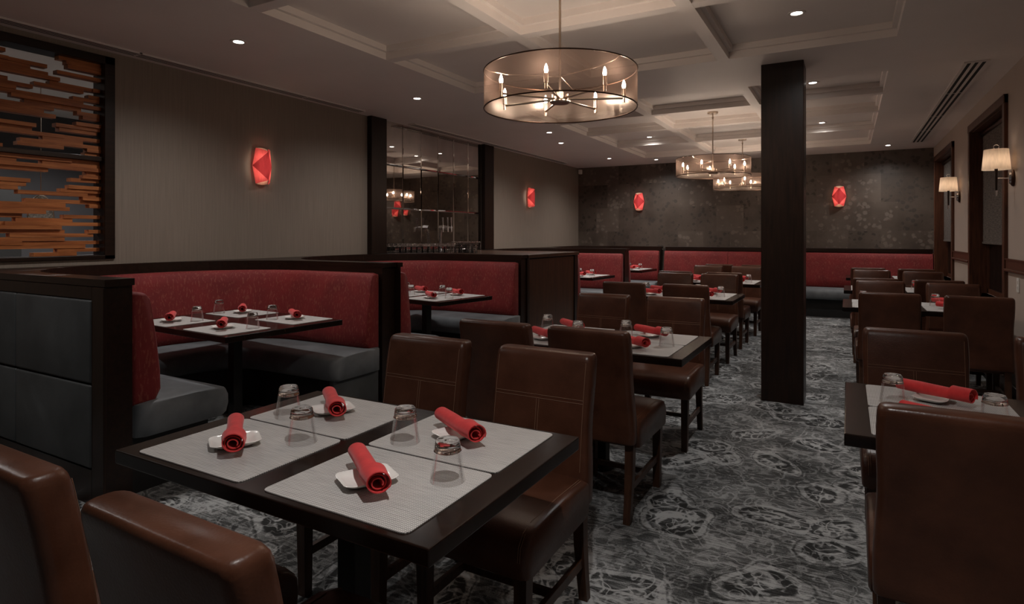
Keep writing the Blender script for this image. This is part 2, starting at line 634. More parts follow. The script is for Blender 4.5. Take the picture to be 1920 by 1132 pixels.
# right wall with two window openings
WA, WB = (6.60, 8.22), (9.55, 11.25)
WZ0, WZ1 = 0.72, 2.48
bm = BM()
ys = [YF, WA[0], WA[1], WB[0], WB[1], YB]
for i in (0, 2, 4):
    box(bm, XR, XR + 0.2, ys[i], ys[i + 1], 0, CR)
for a, b in (WA, WB):
    box(bm, XR, XR + 0.2, a, b, 0, WZ0)
    box(bm, XR, XR + 0.2, a, b, WZ1, CR)
struct(obj('wall_right', bm, 'wall_right_paint'))


def window(n, a, b):
    bm = BM()
    cw = 0.075
    bbox(bm, XR - 0.028, XR + 0.01, a - cw, a + 0.004, WZ0 - 0.02, WZ1 + cw, 0.004)
    bbox(bm, XR - 0.028, XR + 0.01, b - 0.004, b + cw, WZ0 - 0.02, WZ1 + cw, 0.004)
    bbox(bm, XR - 0.032, XR + 0.01, a - cw, b + cw, WZ1 - 0.004, WZ1 + cw, 0.004)
    box(bm, XR, XR + 0.2, a, a + 0.012, WZ0, WZ1)
    box(bm, XR, XR + 0.2, b - 0.012, b, WZ0, WZ1)
    box(bm, XR, XR + 0.2, a, b, WZ1 - 0.012, WZ1)
    # sash
    for y0, y1, z0, z1 in ((a + .012, a + .05, WZ0, WZ1), (b - .05, b - .012, WZ0, WZ1), (a, b, WZ0, WZ0 + .05), (a, b, WZ1 - .05, WZ1),
                           ((a + b) / 2 - .02, (a + b) / 2 + .02, WZ0, WZ1)):
        box(bm, XR + 0.13, XR + 0.17, y0, y1, z0, z1)
    w_ = struct(obj('window_%d' % n, bm, 'window_wood'))
    bm = BM()
    box(bm, XR + 0.145, XR + 0.155, a + .01, b - .01, WZ0 + .01, WZ1 - .01)
    obj('pane', bm, 'window_glass', w_)
    bm = BM()
    bbox(bm, XR - 0.05, XR + 0.13, a - 0.09, b + 0.09, WZ0 - 0.04, WZ0, 0.006)
    obj('sill', bm, 'window_wood', w_)
    t = thing('roller_blind', ['', 'brown woven roller blind lowered in the nearer right window, beside the outlet',
                               'brown woven roller blind lowered in the farther right window, by the back wall'][n], 'blind', (XR + 0.09, (a + b) / 2, WZ1), 0,
              'roller blinds in the right windows')
    h = (b - a) / 2 - 0.016
    bm = BM()
    box(bm, -0.001, 0.001, -h + .01, h - .01, -1.2, -0.03)
    obj('blind_cloth', bm, 'blind_weave', t)
    bm = BM()
    bbox(bm, -0.008, 0.008, -h + .01, h - .01, -1.225, -1.2, 0.004)
    obj('hem_bar', bm, 'blind_weave', t)
    bm = BM()
    tube(bm, [(0, -h, -0.04), (0, h, -0.04)], 0.025, 12)
    obj('roller_tube', bm, 'dark_bronze', t)


window(1, *WA)
window(2, *WB)
# chair rail and baseboards
n_ = 0
for a, b in ((YF, WA[0] - .076), (WA[1] + .076, WB[0] - .076), (WB[1] + .076, 11.45)):
    n_ += 1
    bm = BM()
    box(bm, XR - 0.016, XR, a, b, 1.065, 1.15)
    bbox(bm, XR - 0.034, XR, a, b, 1.045, 1.066, 0.005)
    box(bm, XR - 0.024, XR, a, b, 1.14, 1.152)
    struct(obj('trim_%d' % n_, bm, 'window_wood'))
bm = BM()
bbox(bm, XR - 0.018, XR, YF, 11.0, 0, 0.12, 0.004)
struct(obj('baseboard_right', bm, 'window_wood'))

# dark room seen through the slatted screen
bm = BM()
box(bm, -8.2, -8.1, YF, 6.2, 0, 2.9)
box(bm, -8.2, -5.22, 4.6, 4.7, 0, 2.9)
struct(obj('wall_far_room', bm, 'dark_wall'))
bm = BM()
box(bm, -8.2, -5.2, YF, 6.2, 2.74, 2.8)
struct(obj('ceiling_far_room', bm, 'ceiling_paint'))
t = thing('cabinet', 'tall black cabinet in the room behind the slatted screen', 'cabinet', (-7.75, 2.4, 0))
bm = BM()
bbox(bm, -0.34, 0.3, -0.55, 0.55, 0, 1.9, 0.01)
obj('body', bm, 'vent_dark', t)
for s in (-1, 1):
    bm = BM()
    bbox(bm, 0.3, 0.32, 0.275 * s - 0.265, 0.275 * s + 0.265, 0.06, 1.87, 0.006)
    d_ = obj('door', bm, 'black_base', t)
    bm = BM()
    tube(bm, [(0.345, 0.04 * s, 0.9), (0.345, 0.04 * s, 1.2)], 0.008, 8)
    obj('handle', bm, 'brushed_nickel', d_)
t = thing('hanging_mirror', 'oval silver mosaic mirror hanging behind the slatted screen', 'mirror', (-6.5, 2.72, 1.5))
bm = BM()
lathe(bm, [(0, -0.008), (0.1, -0.008), (0.1, 0.008), (0, 0.008)], 40, Matrix.Rotation(PI / 2, 4, 'Y') @ Matrix.Diagonal((2.1, 1, 1, 1)))
obj('mosaic_face', bm, 'mosaic', t, True)
bm = BM()
tube(bm, [(0, 0.103 * math.cos(a * PI / 24), 0.214 * math.sin(a * PI / 24)) for a in range(49)], 0.008, 8)
obj('rim', bm, 'brushed_nickel', t, True)
bm = BM()
tube(bm, [(0, 0, 0.21), (0, 0, 1.24)], 0.004, 6)
obj('hanging_rod', bm, 'brushed_nickel', t)

# ================================================================== slatted wood screen
t = thing('slatted_screen', 'wooden screen of staggered orange slats in the left wall opening', 'screen', (XL - 0.075, 0, 0))
bm = BM()
for y0, y1, z0, z1 in ((SY1 - 0.075, SY1, SZ0, SZ1), (SY0, SY0 + 0.075, SZ0, SZ1), (SY0, SY1, SZ1 - 0.06, SZ1), (SY0, SY1, SZ0, SZ0 + 0.03)):
    bbox(bm, -0.075, 0.09, y0, y1, z0, z1, 0.004)
obj('frame', bm, 'espresso_y', t)
bm = BM()
bbox(bm, -0.05, 0.06, SY0 + 0.07, SY1 - 0.07, 1.905, 1.94, 0.004)
obj('middle_rail', bm, 'espresso_y', t)
for z0, z1 in ((SZ0 + 0.03, 1.905), (1.94, SZ1 - 0.06)):
    bm = BM()
    rows = int((z1 - z0) / 0.0265)
    hgt = (z1 - z0) / rows
    for r in range(rows):
        y = SY0 + 0.06 - random.uniform(0, 0.5)
        while y < SY1 - 0.06:
            ln = random.uniform(0.22, 0.62)
            y1 = min(y + ln, SY1 - 0.07)
            ya = max(y, SY0 + 0.07)
            if y1 - ya > 0.04:
                dx = random.uniform(-0.02, 0.012)
                box(bm, -0.03 + dx, 0.03 + dx, ya, y1, z0 + r * hgt + 0.0004, z0 + (r + 1) * hgt - 0.0004)
            y = y1 + random.choice((0.0, 0.15, 0.25, 0.35, 0.5))
    obj('slat_panel', bm, 'slat_wood', t)

# ================================================================== booths
XE = {1: -3.20, 2: -3.14, 3: -3.14, 4: -3.14}


def upath(y0, y1, xe, d, n=28):
    xs = -4.02
    yc, ay, ax = (y0 + y1) / 2, (y1 - y0) / 2, 0.83
    out = [(xe, y0 + d)]
    for i in range(1, 4):
        out.append((xe + (xs - xe) * i / 4, y0 + d))
    for i in range(n + 1):
        a = PI * i / n
        out.append((xs - (ax - d) * math.sin(a), yc - (ay - d) * math.cos(a)))
    for i in range(3, -1, -1):
        out.append((xe + (xs - xe) * i / 4, y1 - d))
    return out


def sweep(bm, y0, y1, xe, prof):
    """prof: (inset d, z, end shift) closed loop swept along the U"""
    cols = [upath(y0, y1, xe, p[0]) for p in prof]
    rings = [[(c[i][0], c[i][1], p[1]) for c, p in zip(cols, prof)] for i in range(len(cols[0]))]
    loft(bm, rings)


def round_ends(rings):
    return rings


PAD = [(0.005, 0.46), (0.13, 0.46), (0.165, 0.52), (0.162, 0.62), (0.14, 0.80), (0.115, 0.95), (0.10, 1.02), (0.075, 1.048), (0.03, 1.052), (0.005, 1.045)]
SEAT = [(0.02, 0.30), (0.50, 0.30), (0.535, 0.32), (0.55, 0.37), (0.548, 0.42), (0.53, 0.455), (0.49, 0.472), (0.30, 0.48), (0.10, 0.478), (0.02, 0.47)]


def pad_sweep(bm, y0, y1, xe, prof, endr):
    """sweep whose two free ends are pulled in and rounded"""
    cols = [upath(y0, y1, xe, p[0]) for p in prof]
    n = len(cols[0])
    cz = sum(p[1] for p in prof) / len(prof)
    cdv = sum(p[0] for p in prof) / len(prof)
    rings = []

    def ring(x, first, f):
        out = []
        for p in prof:
            d = cdv + (p[0] - cdv) * f
            z = cz + (p[1] - cz) * (1 - (1 - f) * 0.25)
            out.append((x, y0 + d if first else y1 - d, z))
        return out
    rings.append(ring(xe + endr, True, 0.72))
    rings.append(ring(xe + endr * 0.8, True, 0.9))
    for i in range(n):
        rings.append([(c[i][0], c[i][1], p[1]) for c, p in zip(cols, prof)])
    rings.append(ring(xe + endr * 0.8, False, 0.9))
    rings.append(ring(xe + endr, False, 0.72))
    loft(bm, rings)


def cap_mesh(bm, y0, y1, xe, tn, tf, z0, z1):
    """wooden ledge: between the inner U and the outer rectangle"""
    pin = upath(y0, y1, xe, 0)
    XW = XL + 0.021
    n = len(pin)
    out = []
    for i, (x, y) in enumerate(pin):
        if i < 4:
            out.append((x, y0 - tn))
        elif i >= n - 4:
            out.append((x, y1 + tf))
        else:
            a = (i - 4) / (n - 9)
            # walk round the outer rectangle
            L1 = abs(XW - (-4.02))
            L2 = (y1 + tf) - (y0 - tn)
            s = a * (2 * L1 + L2)
            if s < L1:
                out.append((-4.02 - s, y0 - tn))
            elif s < L1 + L2:
                out.append((XW, y0 - tn + s - L1))
            else:
                out.append((XW + s - L1 - L2, y1 + tf))
    A = [[bm.verts.new((p[0], p[1], z)) for p in pin] for z in (z0, z1)]
    B = [[bm.verts.new((p[0], p[1], z)) for p in out] for z in (z0, z1)]
    for i in range(n - 1):
        for quad in ((A[1][i], A[1][i + 1], B[1][i + 1], B[1][i]), (A[0][i], B[0][i], B[0][i + 1], A[0][i + 1]),
                     (A[0][i], A[0][i + 1], A[1][i + 1], A[1][i]), (B[0][i], B[1][i], B[1][i + 1], B[0][i + 1])):
            try:
                bm.faces.new(quad)
            except ValueError:
                pass
    for i in (0, n - 1):
        bm.faces.new((A[0][i], A[1][i], B[1][i], B[0][i]))


def booth(n, y0, y1, tn, tf, label):
    xe = XE[n]
    t = thing('booth', label, 'booth', (0, 0, 0), 0, 'curved booths along the left wall')
    bm = BM()
    pad_sweep(bm, y0, y1, xe - 0.06, PAD, 0.045)
    obj('back_cushion', bm, 'red_fabric', t, True, 1.2)
    bm = BM()
    pad_sweep(bm, y0, y1, xe - 0.02, SEAT, 0.05)
    obj('seat_cushion', bm, 'grey_suede', t, True, 1.2)
    bm = BM()
    sweep(bm, y0, y1, xe - 0.05, [(0.01, 0.0), (0.45, 0.0), (0.45, 0.30), (0.01, 0.30)])
    obj('seat_base', bm, 'black_base', t)
    bm = BM()
    bbox(bm, xe - 0.06, xe - 0.005, y1 - 0.50, y1 - 0.03, 0.02, 0.315, 0.012, 3)
    obj('end_panel', bm, 'slate_panel', t, True)
    bm = BM()
    cap_mesh(bm, y0, y1, xe + 0.02, tn + 0.012 if tn > 0.02 else 0.0, tf + 0.003 if tf > 0.02 else 0.0, 1.095, 1.13)
    obj('ledge', bm, 'espresso', t)
    bm = BM()
    cap_mesh(bm, y0 - 0.001, y1 + 0.001, xe, max(tn, 0.002) - 0.001, max(tf, 0.002) - 0.001, 0.0, 1.095)
    obj('back_panel', bm, 'espresso', t)
    return t


B = {1: (1.74, 3.63), 2: (3.79, 5.82), 3: (7.40, 9.34), 4: (9.55, 11.48)}
b1 = booth(1, 1.74, 3.63, 0.13, 0.15, 'curved red booth nearest the camera, with slate panels on its outside')
booth(2, 3.785, 5.82, 0.0, 0.12, 'curved red booth below the mirror niche, second from the front')
booth(3, 7.40, 9.34, 0.0, 0.20, 'curved red booth just behind the walnut service station')
booth(4, 9.548, 11.48, 0.0, 0.09, 'curved red booth in the far left corner of the room')
# slate upholstered panels outside the first booth
for i in range(2):
    for j in range(2):
        bm = BM()
        x1 = -3.30 - 0.80 * i
        z0 = (0.18, 0.605)[j]
        bbox(bm, x1 - 0.793, x1, 1.590, 1.612, z0 + 0.003, z0 + 0.418, 0.010, 3)
        obj('upholstered_panel', bm, 'slate_panel', b1, True)
bm = BM()
bbox(bm, -3.30, -3.19, 1.597, 1.612, 0, 1.09, 0.003)
box(bm, -4.9, -3.30, 1.597, 1.612, 1.03, 1.09)
box(bm, -4.9, -3.30, 1.597, 1.612, 0, 0.175)
obj('face_frame', bm, 'espresso_z', b1)
# banquette along the back wall
t = thing('banquette', 'long red and grey banquette running along the dark back wall', 'bench')
bx0, bx1 = -3.05, XR - 0.03
bm = BM()
loft(bm, [[(x, YB - 0.09 - d, z) for d, z in PAD] for x in (bx0, -1.9)])
obj('back_cushion', bm, 'red_fabric', t, True, 1.2)
bm = BM()
loft(bm, [[(x, YB - 0.09 - d, z) for d, z in PAD] for x in (-1.895, bx1)])
obj('back_cushion', bm, 'red_fabric', t, True, 1.2)
bm = BM()
loft(bm, [[(x, YB - 0.09 - d * 0.95, z) for d, z in SEAT] for x in (bx0, bx1)])
obj('seat_cushion', bm, 'grey_suede', t, True, 1.2)
bm = BM()
box(bm, bx0, bx1, YB - 0.44, YB - 0.021, 0, 0.30)
obj('seat_base', bm, 'black_base', t)
bm = BM()
bbox(bm, bx0, XR - 0.022, YB - 0.13, YB - 0.021, 1.06, 1.13, 0.006)
box(bm, bx0, XR - 0.03, YB - 0.09, YB - 0.021, 0.3, 1.06)
obj('ledge', bm, 'espresso', t)

# service station between the second and third booth
t = thing('service_station', 'walnut service station between two booths with glasses on top', 'counter', (0, 0, 0))
bm = BM()
box(bm, XL + 0.021, -3.16, 5.95, 7.385, 0, 1.09)
obj('body', bm, 'espresso', t)
bm = BM()
bbox(bm, -3.16, -3.14, 6.0, 7.28, 0.04, 1.08, 0.003)
obj('front_panel', bm, 'walnut_panel', t)
bm = BM()
bbox(bm, -3.16, -3.125, 7.28, 7.385, 0, 1.09, 0.003)
obj('corner_post', bm, 'espresso_z', t)
bm = BM()
bbox(bm, -3.16, -3.125, 5.945, 6.0, 0, 1.09, 0.003)
obj('corner_post', bm, 'espresso_z', t)
bm = BM()
bbox(bm, XL + 0.021, -3.11, 5.944, 7.392, 1.09, 1.13, 0.004)
obj('countertop', bm, 'walnut_panel', t)

# mirror niche: two dark posts and smoky bevelled mirror tiles
for lab, a, b in (('dark wooden post at the left edge of the mirror niche', 5.30, 5.565), ('dark wooden post at the right edge of the mirror niche', 7.80, 8.065)):
    bm = BM()
    bbox(bm, XL + 0.001, -4.83, a, b, 1.1305, CH, 0.004)
    tag(obj('wall_post', bm, 'espresso_z'), lab, 'post', 'posts beside the mirror niche')
bm = BM()
ny, z = 6, CH
y0, dy, dz = 5.567, (7.798 - 5.567) / 6, 0.53
for i in range(ny):
    zz = CH
    while zz > 1.13:
        zl = max(zz - dz, 1.13)
        ya, yb = y0 + i * dy + 0.0015, y0 + (i + 1) * dy - 0.0015
        ty, tz = random.uniform(-0.0035, 0.0035), random.uniform(-0.003, 0.003)
        be = 0.012
        xo = XL + 0.007
        o4 = [(xo - .006, ya, zl), (xo - .006, yb, zl), (xo - .006, yb, zz), (xo - .006, ya, zz)]
        i4 = [(xo, ya + be, zl + be), (xo, yb - be, zl + be), (xo, yb - be, zz - be), (xo, ya + be, zz - be)]
        i4 = [(p[0] + ty * ((-1, 1, 1, -1)[q]) * 0.5 + tz * ((-1, -1, 1, 1)[q]) * 0.5, p[1], p[2]) for q, p in enumerate(i4)]
        vo_ = [bm.verts.new(p) for p in o4]
        vi_ = [bm.verts.new(p) for p in i4]
        bm.faces.new(vi_)
        for q in range(4):
            bm.faces.new((vo_[q], vo_[(q + 1) % 4], vi_[(q + 1) % 4], vi_[q]))
        zz = zl
tag(obj('wall_mirror', bm, 'smoky_mirror'), 'dark smoky wall mirror divided into tall rectangles behind the bar glasses', 'mirror')

# pillar
bm = BM()
bbox(bm, -0.62, -0.306, 5.28, 5.60, 0, CH, 0.004)
tag(obj('pillar', bm, 'espresso_z'), 'square dark wooden pillar standing on the carpet in the aisle', 'pillar')
bm = BM()
bbox(bm, -4.86, -4.80, 11.5, 11.58, 2.61, 2.70, 0.008)
tag(obj('motion_sensor', bm, 'white_plastic'), 'small white box high in the far left corner', 'sensor')
t = thing('wall_outlet', 'white electrical outlet on the right wall below the chair rail', 'outlet', (XR, 6.16, 0.95))
bm = BM()
bbox(bm, -0.008, 0, -0.036, 0.036, -0.058, 0.058, 0.003)
obj('cover_plate', bm, 'white_plastic', t)
for z in (-0.022, 0.022):
    bm = BM()
    bbox(bm, -0.011, -0.008, -0.016, 0.016, z - 0.014, z + 0.014, 0.002)
    for s in (-1, 1):
        box(bm, -0.0115, -0.0108, s * 0.006 - 0.001, s * 0.006 + 0.001, z - 0.004, z + 0.006)
    obj('socket', bm, 'white_plastic', t)


# ================================================================== ceiling vents
def vent(label, xc, hw, y0, y1, nslot, joints):
    t = thing('linear_vent', label, 'vent', (xc, y0, CH), 0)
    bm = BM()
    L = y1 - y0
    sw = 2 * hw / (nslot * 2 + 1)
    for i in range(nslot + 1):
        box(bm, -hw + i * 2 * sw, -hw + i * 2 * sw + sw, 0, L, -0.012, 0)
    for j in joints:
        box(bm, -hw, hw, j - y0 - 0.008, j - y0 + 0.008, -0.0125, 0)
    box(bm, -hw, hw, -0.01, 0, -0.0125, 0)
    box(bm, -hw, hw, L, L + 0.01, -0.0125, 0)
    obj('frame', bm, 'vent_metal', t)
    for i in range(nslot):
        bm = BM()
        box(bm, -hw + (2 * i + 1) * sw, -hw + (2 * i + 2) * sw, 0, L, -0.0119, -0.0005)
        obj('slot', bm, 'vent_dark', t)


vent('long slotted ceiling vent above the left wall, from the screen to the niche', -4.755, 0.055, -1.0, 5.05, 3, (0.9, 2.62, 4.25))
vent('slotted ceiling vent above the mirror niche running to the far left corner', -4.755, 0.055, 5.95, 10.6, 3, (7.6, 9.2))
vent('wide slotted ceiling vent above the right wall tables', 0.90, 0.085, 6.0, 10.72, 3, (7.2, 8.5, 9.6))


# ================================================================== lights
def downlight(x, y, z, label, power=1.0, vis=True):
    t = thing('recessed_downlight', label, 'ceiling light', (x, y, z), 0, 'recessed downlights')
    bm = BM()
    lathe(bm, [(0.034, -0.002), (0.038, -0.006), (0.054, -0.006), (0.058, 0), (0.034, 0)], 24)
    obj('trim_ring', bm, 'vent_metal', t, True)
    bm = BM()
    lathe(bm, [(0, -0.002), (0.033, -0.002), (0.033, -0.0005), (0, -0.0005)], 24)
    obj('lens', bm, 'downlight_lens', t)
    ld = bpy.data.lights.new('downlight_beam', 'SPOT')
    ld.energy = DOWN_W * power
    ld.color = (1.0, 0.97, 0.94)
    ld.spot_size = math.radians(150)
    ld.spot_blend = 1.0
    ld.shadow_soft_size = 0.035
    lo = bpy.data.objects.new('downlight_beam', ld)
    C.objects.link(lo)
    lo.parent = t
    lo.location = (0, 0, -0.012)


DL = [(-3.82, 0.8, CH, 'recessed downlight in the flat ceiling nearest the slatted screen'),
      (-3.82, 2.81, CH, 'recessed downlight in the flat ceiling above the first booth'),
      (-3.82, 4.86, CH, 'recessed downlight in the flat ceiling above the second booth'),
      (-3.53, 7.35, CH, 'recessed downlight in the flat ceiling above the service station'),
      (-3.78, 8.28, CH, 'recessed downlight in the flat ceiling above the third booth'),
      (-3.78, 10.38, CH, 'recessed downlight in the flat ceiling above the far corner booth'),
      (-3.08, 10.95, CH, 'recessed downlight near the back wall beside the far corner booth'),
      (0.54, 10.95, CH, 'recessed downlight near the back wall above the right banquette end'),
      (-2.63, 8.98, CR, 'recessed downlight in a coffer left of the far chandeliers'),
      (-0.30, 0.75, CR, 'recessed downlight in the coffer above the aisle beside the camera'),
      (-0.30, 4.45, CR, 'recessed downlight in the coffer just in front of the pillar'),
      (-0.30, 6.56, CR, 'recessed downlight in the coffer just behind the pillar'),
      (-0.30, 8.95, CR, 'recessed downlight in the coffer well behind the pillar')]
for x, y, z, lab in DL:
    downlight(x, y, z, lab, 1.7 if y == 0.75 else 1.0)

for y in (1.4, 3.2):  # two added lamps, put in to brighten the far room behind the slats
    downlight(-6.6, y, 2.74, 'added downlight brightening the room behind the slatted screen, %s one' % ('left' if y < 2 else 'right'), 4.0)

# chandelier
ch = thing('chandelier', 'large drum chandelier with seven candle bulbs nearest the camera', 'chandelier', (-1.43, 3.118, CR), 0, 'drum chandeliers')
bm = BM()
lathe(bm, [(0, -0.022), (0.055, -0.022), (0.062, -0.016), (0.062, 0), (0, 0)], 28)
obj('canopy', bm, 'brushed_nickel', ch, True)
bm = BM()
tube(bm, [(0, 0, -0.02), (0, 0, -0.675)], 0.007, 10)
lathe(bm, [(0, -0.05), (0.012, -0.055), (0.012, -0.075), (0.006, -0.085)], 12)
obj('rod', bm, 'brushed_nickel', ch, True)
bm = BM()
lathe(bm, [(0, -0.742), (0.05, -0.742), (0.058, -0.735), (0.058, -0.729), (0.05, -0.723), (0.02, -0.717), (0.02, -0.677), (0, -0.672)], 28)
for i in range(7):
    a = math.radians(4 + 360 / 7 * i)
    tube(bm, [(0.043 * math.cos(a), 0.043 * math.sin(a), -0.727), (0.043 * math.cos(a), 0.043 * math.sin(a), -0.692)], 0.007, 8)
obj('hub', bm, 'brushed_nickel', ch, True)
for i in range(7):
    a = math.radians(-3 + 29.2 + 360 / 7 * i)
    ca, sa = math.cos(a), math.sin(a)
    bm = BM()
    tube(bm, [(0.03 * ca, 0.03 * sa, -0.717), (0.36 * ca, 0.36 * sa, -0.717)], 0.0065, 8)
    arm = obj('arm', bm, 'brushed_nickel', ch, True)
    bm = BM()
    mt = Matrix.Translation((0.36 * ca, 0.36 * sa, 0))
    lathe(bm, [(0, -0.742), (0.008, -0.742), (0.008, -0.712), (0.012, -0.71), (0.012, -0.662), (0, -0.662)], 12, mt)
    obj('candle_sleeve', bm, 'brushed_nickel', arm, True)
    bm = BM()
    lathe(bm, [(0, -0.662), (0.008, -0.658), (0.0108, -0.647), (0.009, -0.634), (0.0045, -0.62), (0, -0.612)], 8, mt)
    obj('candle_bulb', bm, 'candle_bulb', arm, True, 3)
bm = BM()
RS = 0.432
lathe(bm, [(RS, -0.772), (RS, -0.562)], 72)
obj('drum_shade', bm, 'shade_organza', ch, True, 3)
for z in (-0.772, -0.562):
    bm = BM()
    tube(bm, [(RS * math.cos(a * PI / 36), RS * math.sin(a * PI / 36), z) for a in range(73)], 0.004, 6)
    obj('shade_rim', bm, 'dark_bronze', ch, True)
bm = BM()
for i in range(3):
    a = math.radians(100 + 120 * i)
    tube(bm, [(0.005, 0, -0.59), (0.30 * math.cos(a), 0.30 * math.sin(a), -0.592), (0.405 * math.cos(a), 0.405 * math.sin(a), -0.58), (RS * math.cos(a), RS * math.sin(a), -0.565)], 0.003, 6)
obj('shade_spider', bm, 'brushed_nickel', ch, True)
dup(ch, (-1.43, 7.55, CR), 0.5, 'drum chandelier in the middle of the row, left of the pillar')
dup(ch, (-1.43, 9.89, CR), 0.9, 'drum chandelier farthest away, lowest in view beside the pillar')

# red folded paper wall sconces
sc = thing('wall_sconce', 'red folded wall sconce on the left wall, nearest the camera', 'wall light', (XL, 3.84, 2.005), -PI / 2, 'red paper wall sconces')
ML, MR = (-0.108, 0.025, 0), (0.108, 0.025, 0)
TL, TR = (-0.068, 0.02, 0.17), (0.068, 0.02, 0.17)
BL, BR_ = (-0.068, 0.02, -0.17), (0.068, 0.02, -0.17)
TF, BF = (0, 0.115, 0.135), (0, 0.115, -0.135)


def lerp(a, b, f):
    return tuple(p + (q - p) * f for p, q in zip(a, b))


def bulge(p, k):
    return (p[0] * (1 + 0.0 * k), p[1] + k, p[2])


def tri(bm, a, b, c, n=6):
    rows_ = []
    for i in range(n + 1):
        row = []
        for j in range(i + 1):
            u, v = (i - j) / n, j / n
            wgt = 1 - u - v
            p = tuple(a[q] * wgt + b[q] * u + c[q] * v for q in range(3))
            row.append(bm.verts.new((p[0], p[1] + 0.25 * wgt * u * v, p[2])))
        rows_.append(row)
    for i in range(n):
        for j in range(i + 1):
            bm.faces.new((rows_[i][j], rows_[i + 1][j], rows_[i + 1][j + 1]))
            if j < i:
                bm.faces.new((rows_[i][j], rows_[i + 1][j + 1], rows_[i][j + 1]))


bm = BM()
tri(bm, ML, TF, BF)
tri(bm, MR, BF, TF)
obj('front_fold', bm, 'red_paper_double', sc, True, 0.9)
bm = BM()
for s in (1, -1):
    z = lambda p: (p[0], p[1], p[2] * s)
    for a, b, c in ((ML, TL, TF), (MR, TR, TF)):
        A_, B_, C_ = z(a), z(b), z(c)
        n = 6
        # fan whose free edge (B-C) bows outwards: the curled lip
        edge = []
        for i in range(n + 1):
            p = lerp(B_, C_, i / n)
            bow = math.sin(PI * i / n) * 0.018
            edge.append(bm.verts.new((p[0] * (1 + 0.18 * math.sin(PI * i / n)), p[1] + bow, p[2])))
        va = bm.verts.new(A_)
        for i in range(n):
            bm.faces.new((va, edge[i], edge[i + 1]))
obj('side_folds', bm, 'red_paper', sc, True, 0.9)
bm = BM()
lo_, hi_ = [], []
for i in range(13):
    a_ = -1 + i / 6
    lo_.append((0.066 * a_, 0.016, -0.165 - 0.012 * (1 - a_ * a_)))
    hi_.append((0.066 * a_, 0.016, 0.165 + 0.012 * (1 - a_ * a_)))
loft(bm, [lo_, [(p[0] * 1.3, 0.014, 0) for p in lo_], hi_], closed=False, cap=False)
obj('liner', bm, 'cream_paper', sc, True)
bm = BM()
bbox(bm, -0.055, 0.055, 0, 0.012, -0.12, 0.12, 0.004)
obj('back_plate', bm, 'white_plastic', sc)
bm = BM()
lathe(bm, [(0, -0.125), (0.013, -0.12), (0.016, -0.10), (0.016, 0.10), (0.013, 0.12), (0, 0.125)], 12, Matrix.Translation((0, 0.05, 0)))
obj('bulb', bm, 'sconce_bulb', sc, True, 3)
dup(sc, (XL, 9.38, 2.01), -PI / 2, 'red folded wall sconce on the left wall, beyond the mirror niche')
dup(sc, (-3.6, YB, 2.01), PI, 'red folded wall sconce on the back wall, left of the chandeliers')
dup(sc, (-0.13, YB, 2.005), PI, 'red folded wall sconce on the back wall, right of the pillar')

# linen shaded arm sconces on the right wall (local +x points into the room)
ls = thing('wall_lamp', 'linen shaded arm wall lamp between the two windows, lower in view', 'wall light', (XR, 9.04, 1.815), PI, 'linen shaded wall lamps')
bm = BM()
lathe(bm, [(0, 0), (0.055, 0), (0.055, 0.012), (0.045, 0.02), (0, 0.022)], 28, Matrix.Rotation(PI / 2, 4, 'Y') @ Matrix.Diagonal((1.25, 1, 1, 1)))
obj('back_plate', bm, 'dark_bronze', ls, True)
bm = BM()
lathe(bm, [(0, 0.02), (0.024, 0.02), (0.022, 0.034), (0, 0.036)], 20, Matrix.Rotation(PI / 2, 4, 'Y') @ Matrix.Diagonal((2.0, 1, 1, 1)))
obj('boss', bm, 'chrome', ls, True)
bm = BM()
tube(bm, [(0.03, 0, 0), (0.115, 0, 0)], 0.005, 8)
obj('arm', bm, 'chrome', ls, True)
bm = BM()
tube(bm, [(0.115, 0, -0.10), (0.115, 0, 0.02), (0.115, 0, 0.10)], [0.008, 0.011, 0.012], 10)
obj('stem', bm, 'espresso_z', ls, True)
bm = BM()
tube(bm, [(0.115, 0, -0.145), (0.115, 0, -0.10)], [0.006, 0.009], 10)
obj('stem_tip', bm, 'chrome', ls, True)
bm = BM()
lathe(bm, [(0.097, 0.072), (0.083, 0.24)], 36, Matrix.Translation((0.115, 0, 0)))
obj('shade', bm, 'linen', ls, True, 3)
bm = BM()
lathe(bm, [(0, 0.10), (0.014, 0.11), (0.02, 0.14), (0.014, 0.165), (0, 0.172)], 10, Matrix.Translation((0.115, 0, 0)))
obj('bulb', bm, 'linen_bulb', ls, True, 3)
bm = BM()
tube(bm, [(0.115 + 0.018 * math.cos(a * PI / 12), 0, 0.262 + 0.018 * math.sin(a * PI / 12)) for a in range(25)], 0.0035, 6)
tube(bm, [(0.115, 0, 0.10), (0.115, 0, 0.245)], 0.003, 6)
for a in range(3):
    tube(bm, [(0.115, 0, 0.236), (0.115 + 0.083 * math.cos(a * 2.094), 0.083 * math.sin(a * 2.094), 0.239)], 0.002, 5)
obj('ring_finial', bm, 'chrome', ls, True)
dup(ls, (XR, 6.32, 1.82), PI, 'linen shaded arm wall lamp nearest the camera, beside the nearer window')

# ================================================================== chairs
CHX = {}


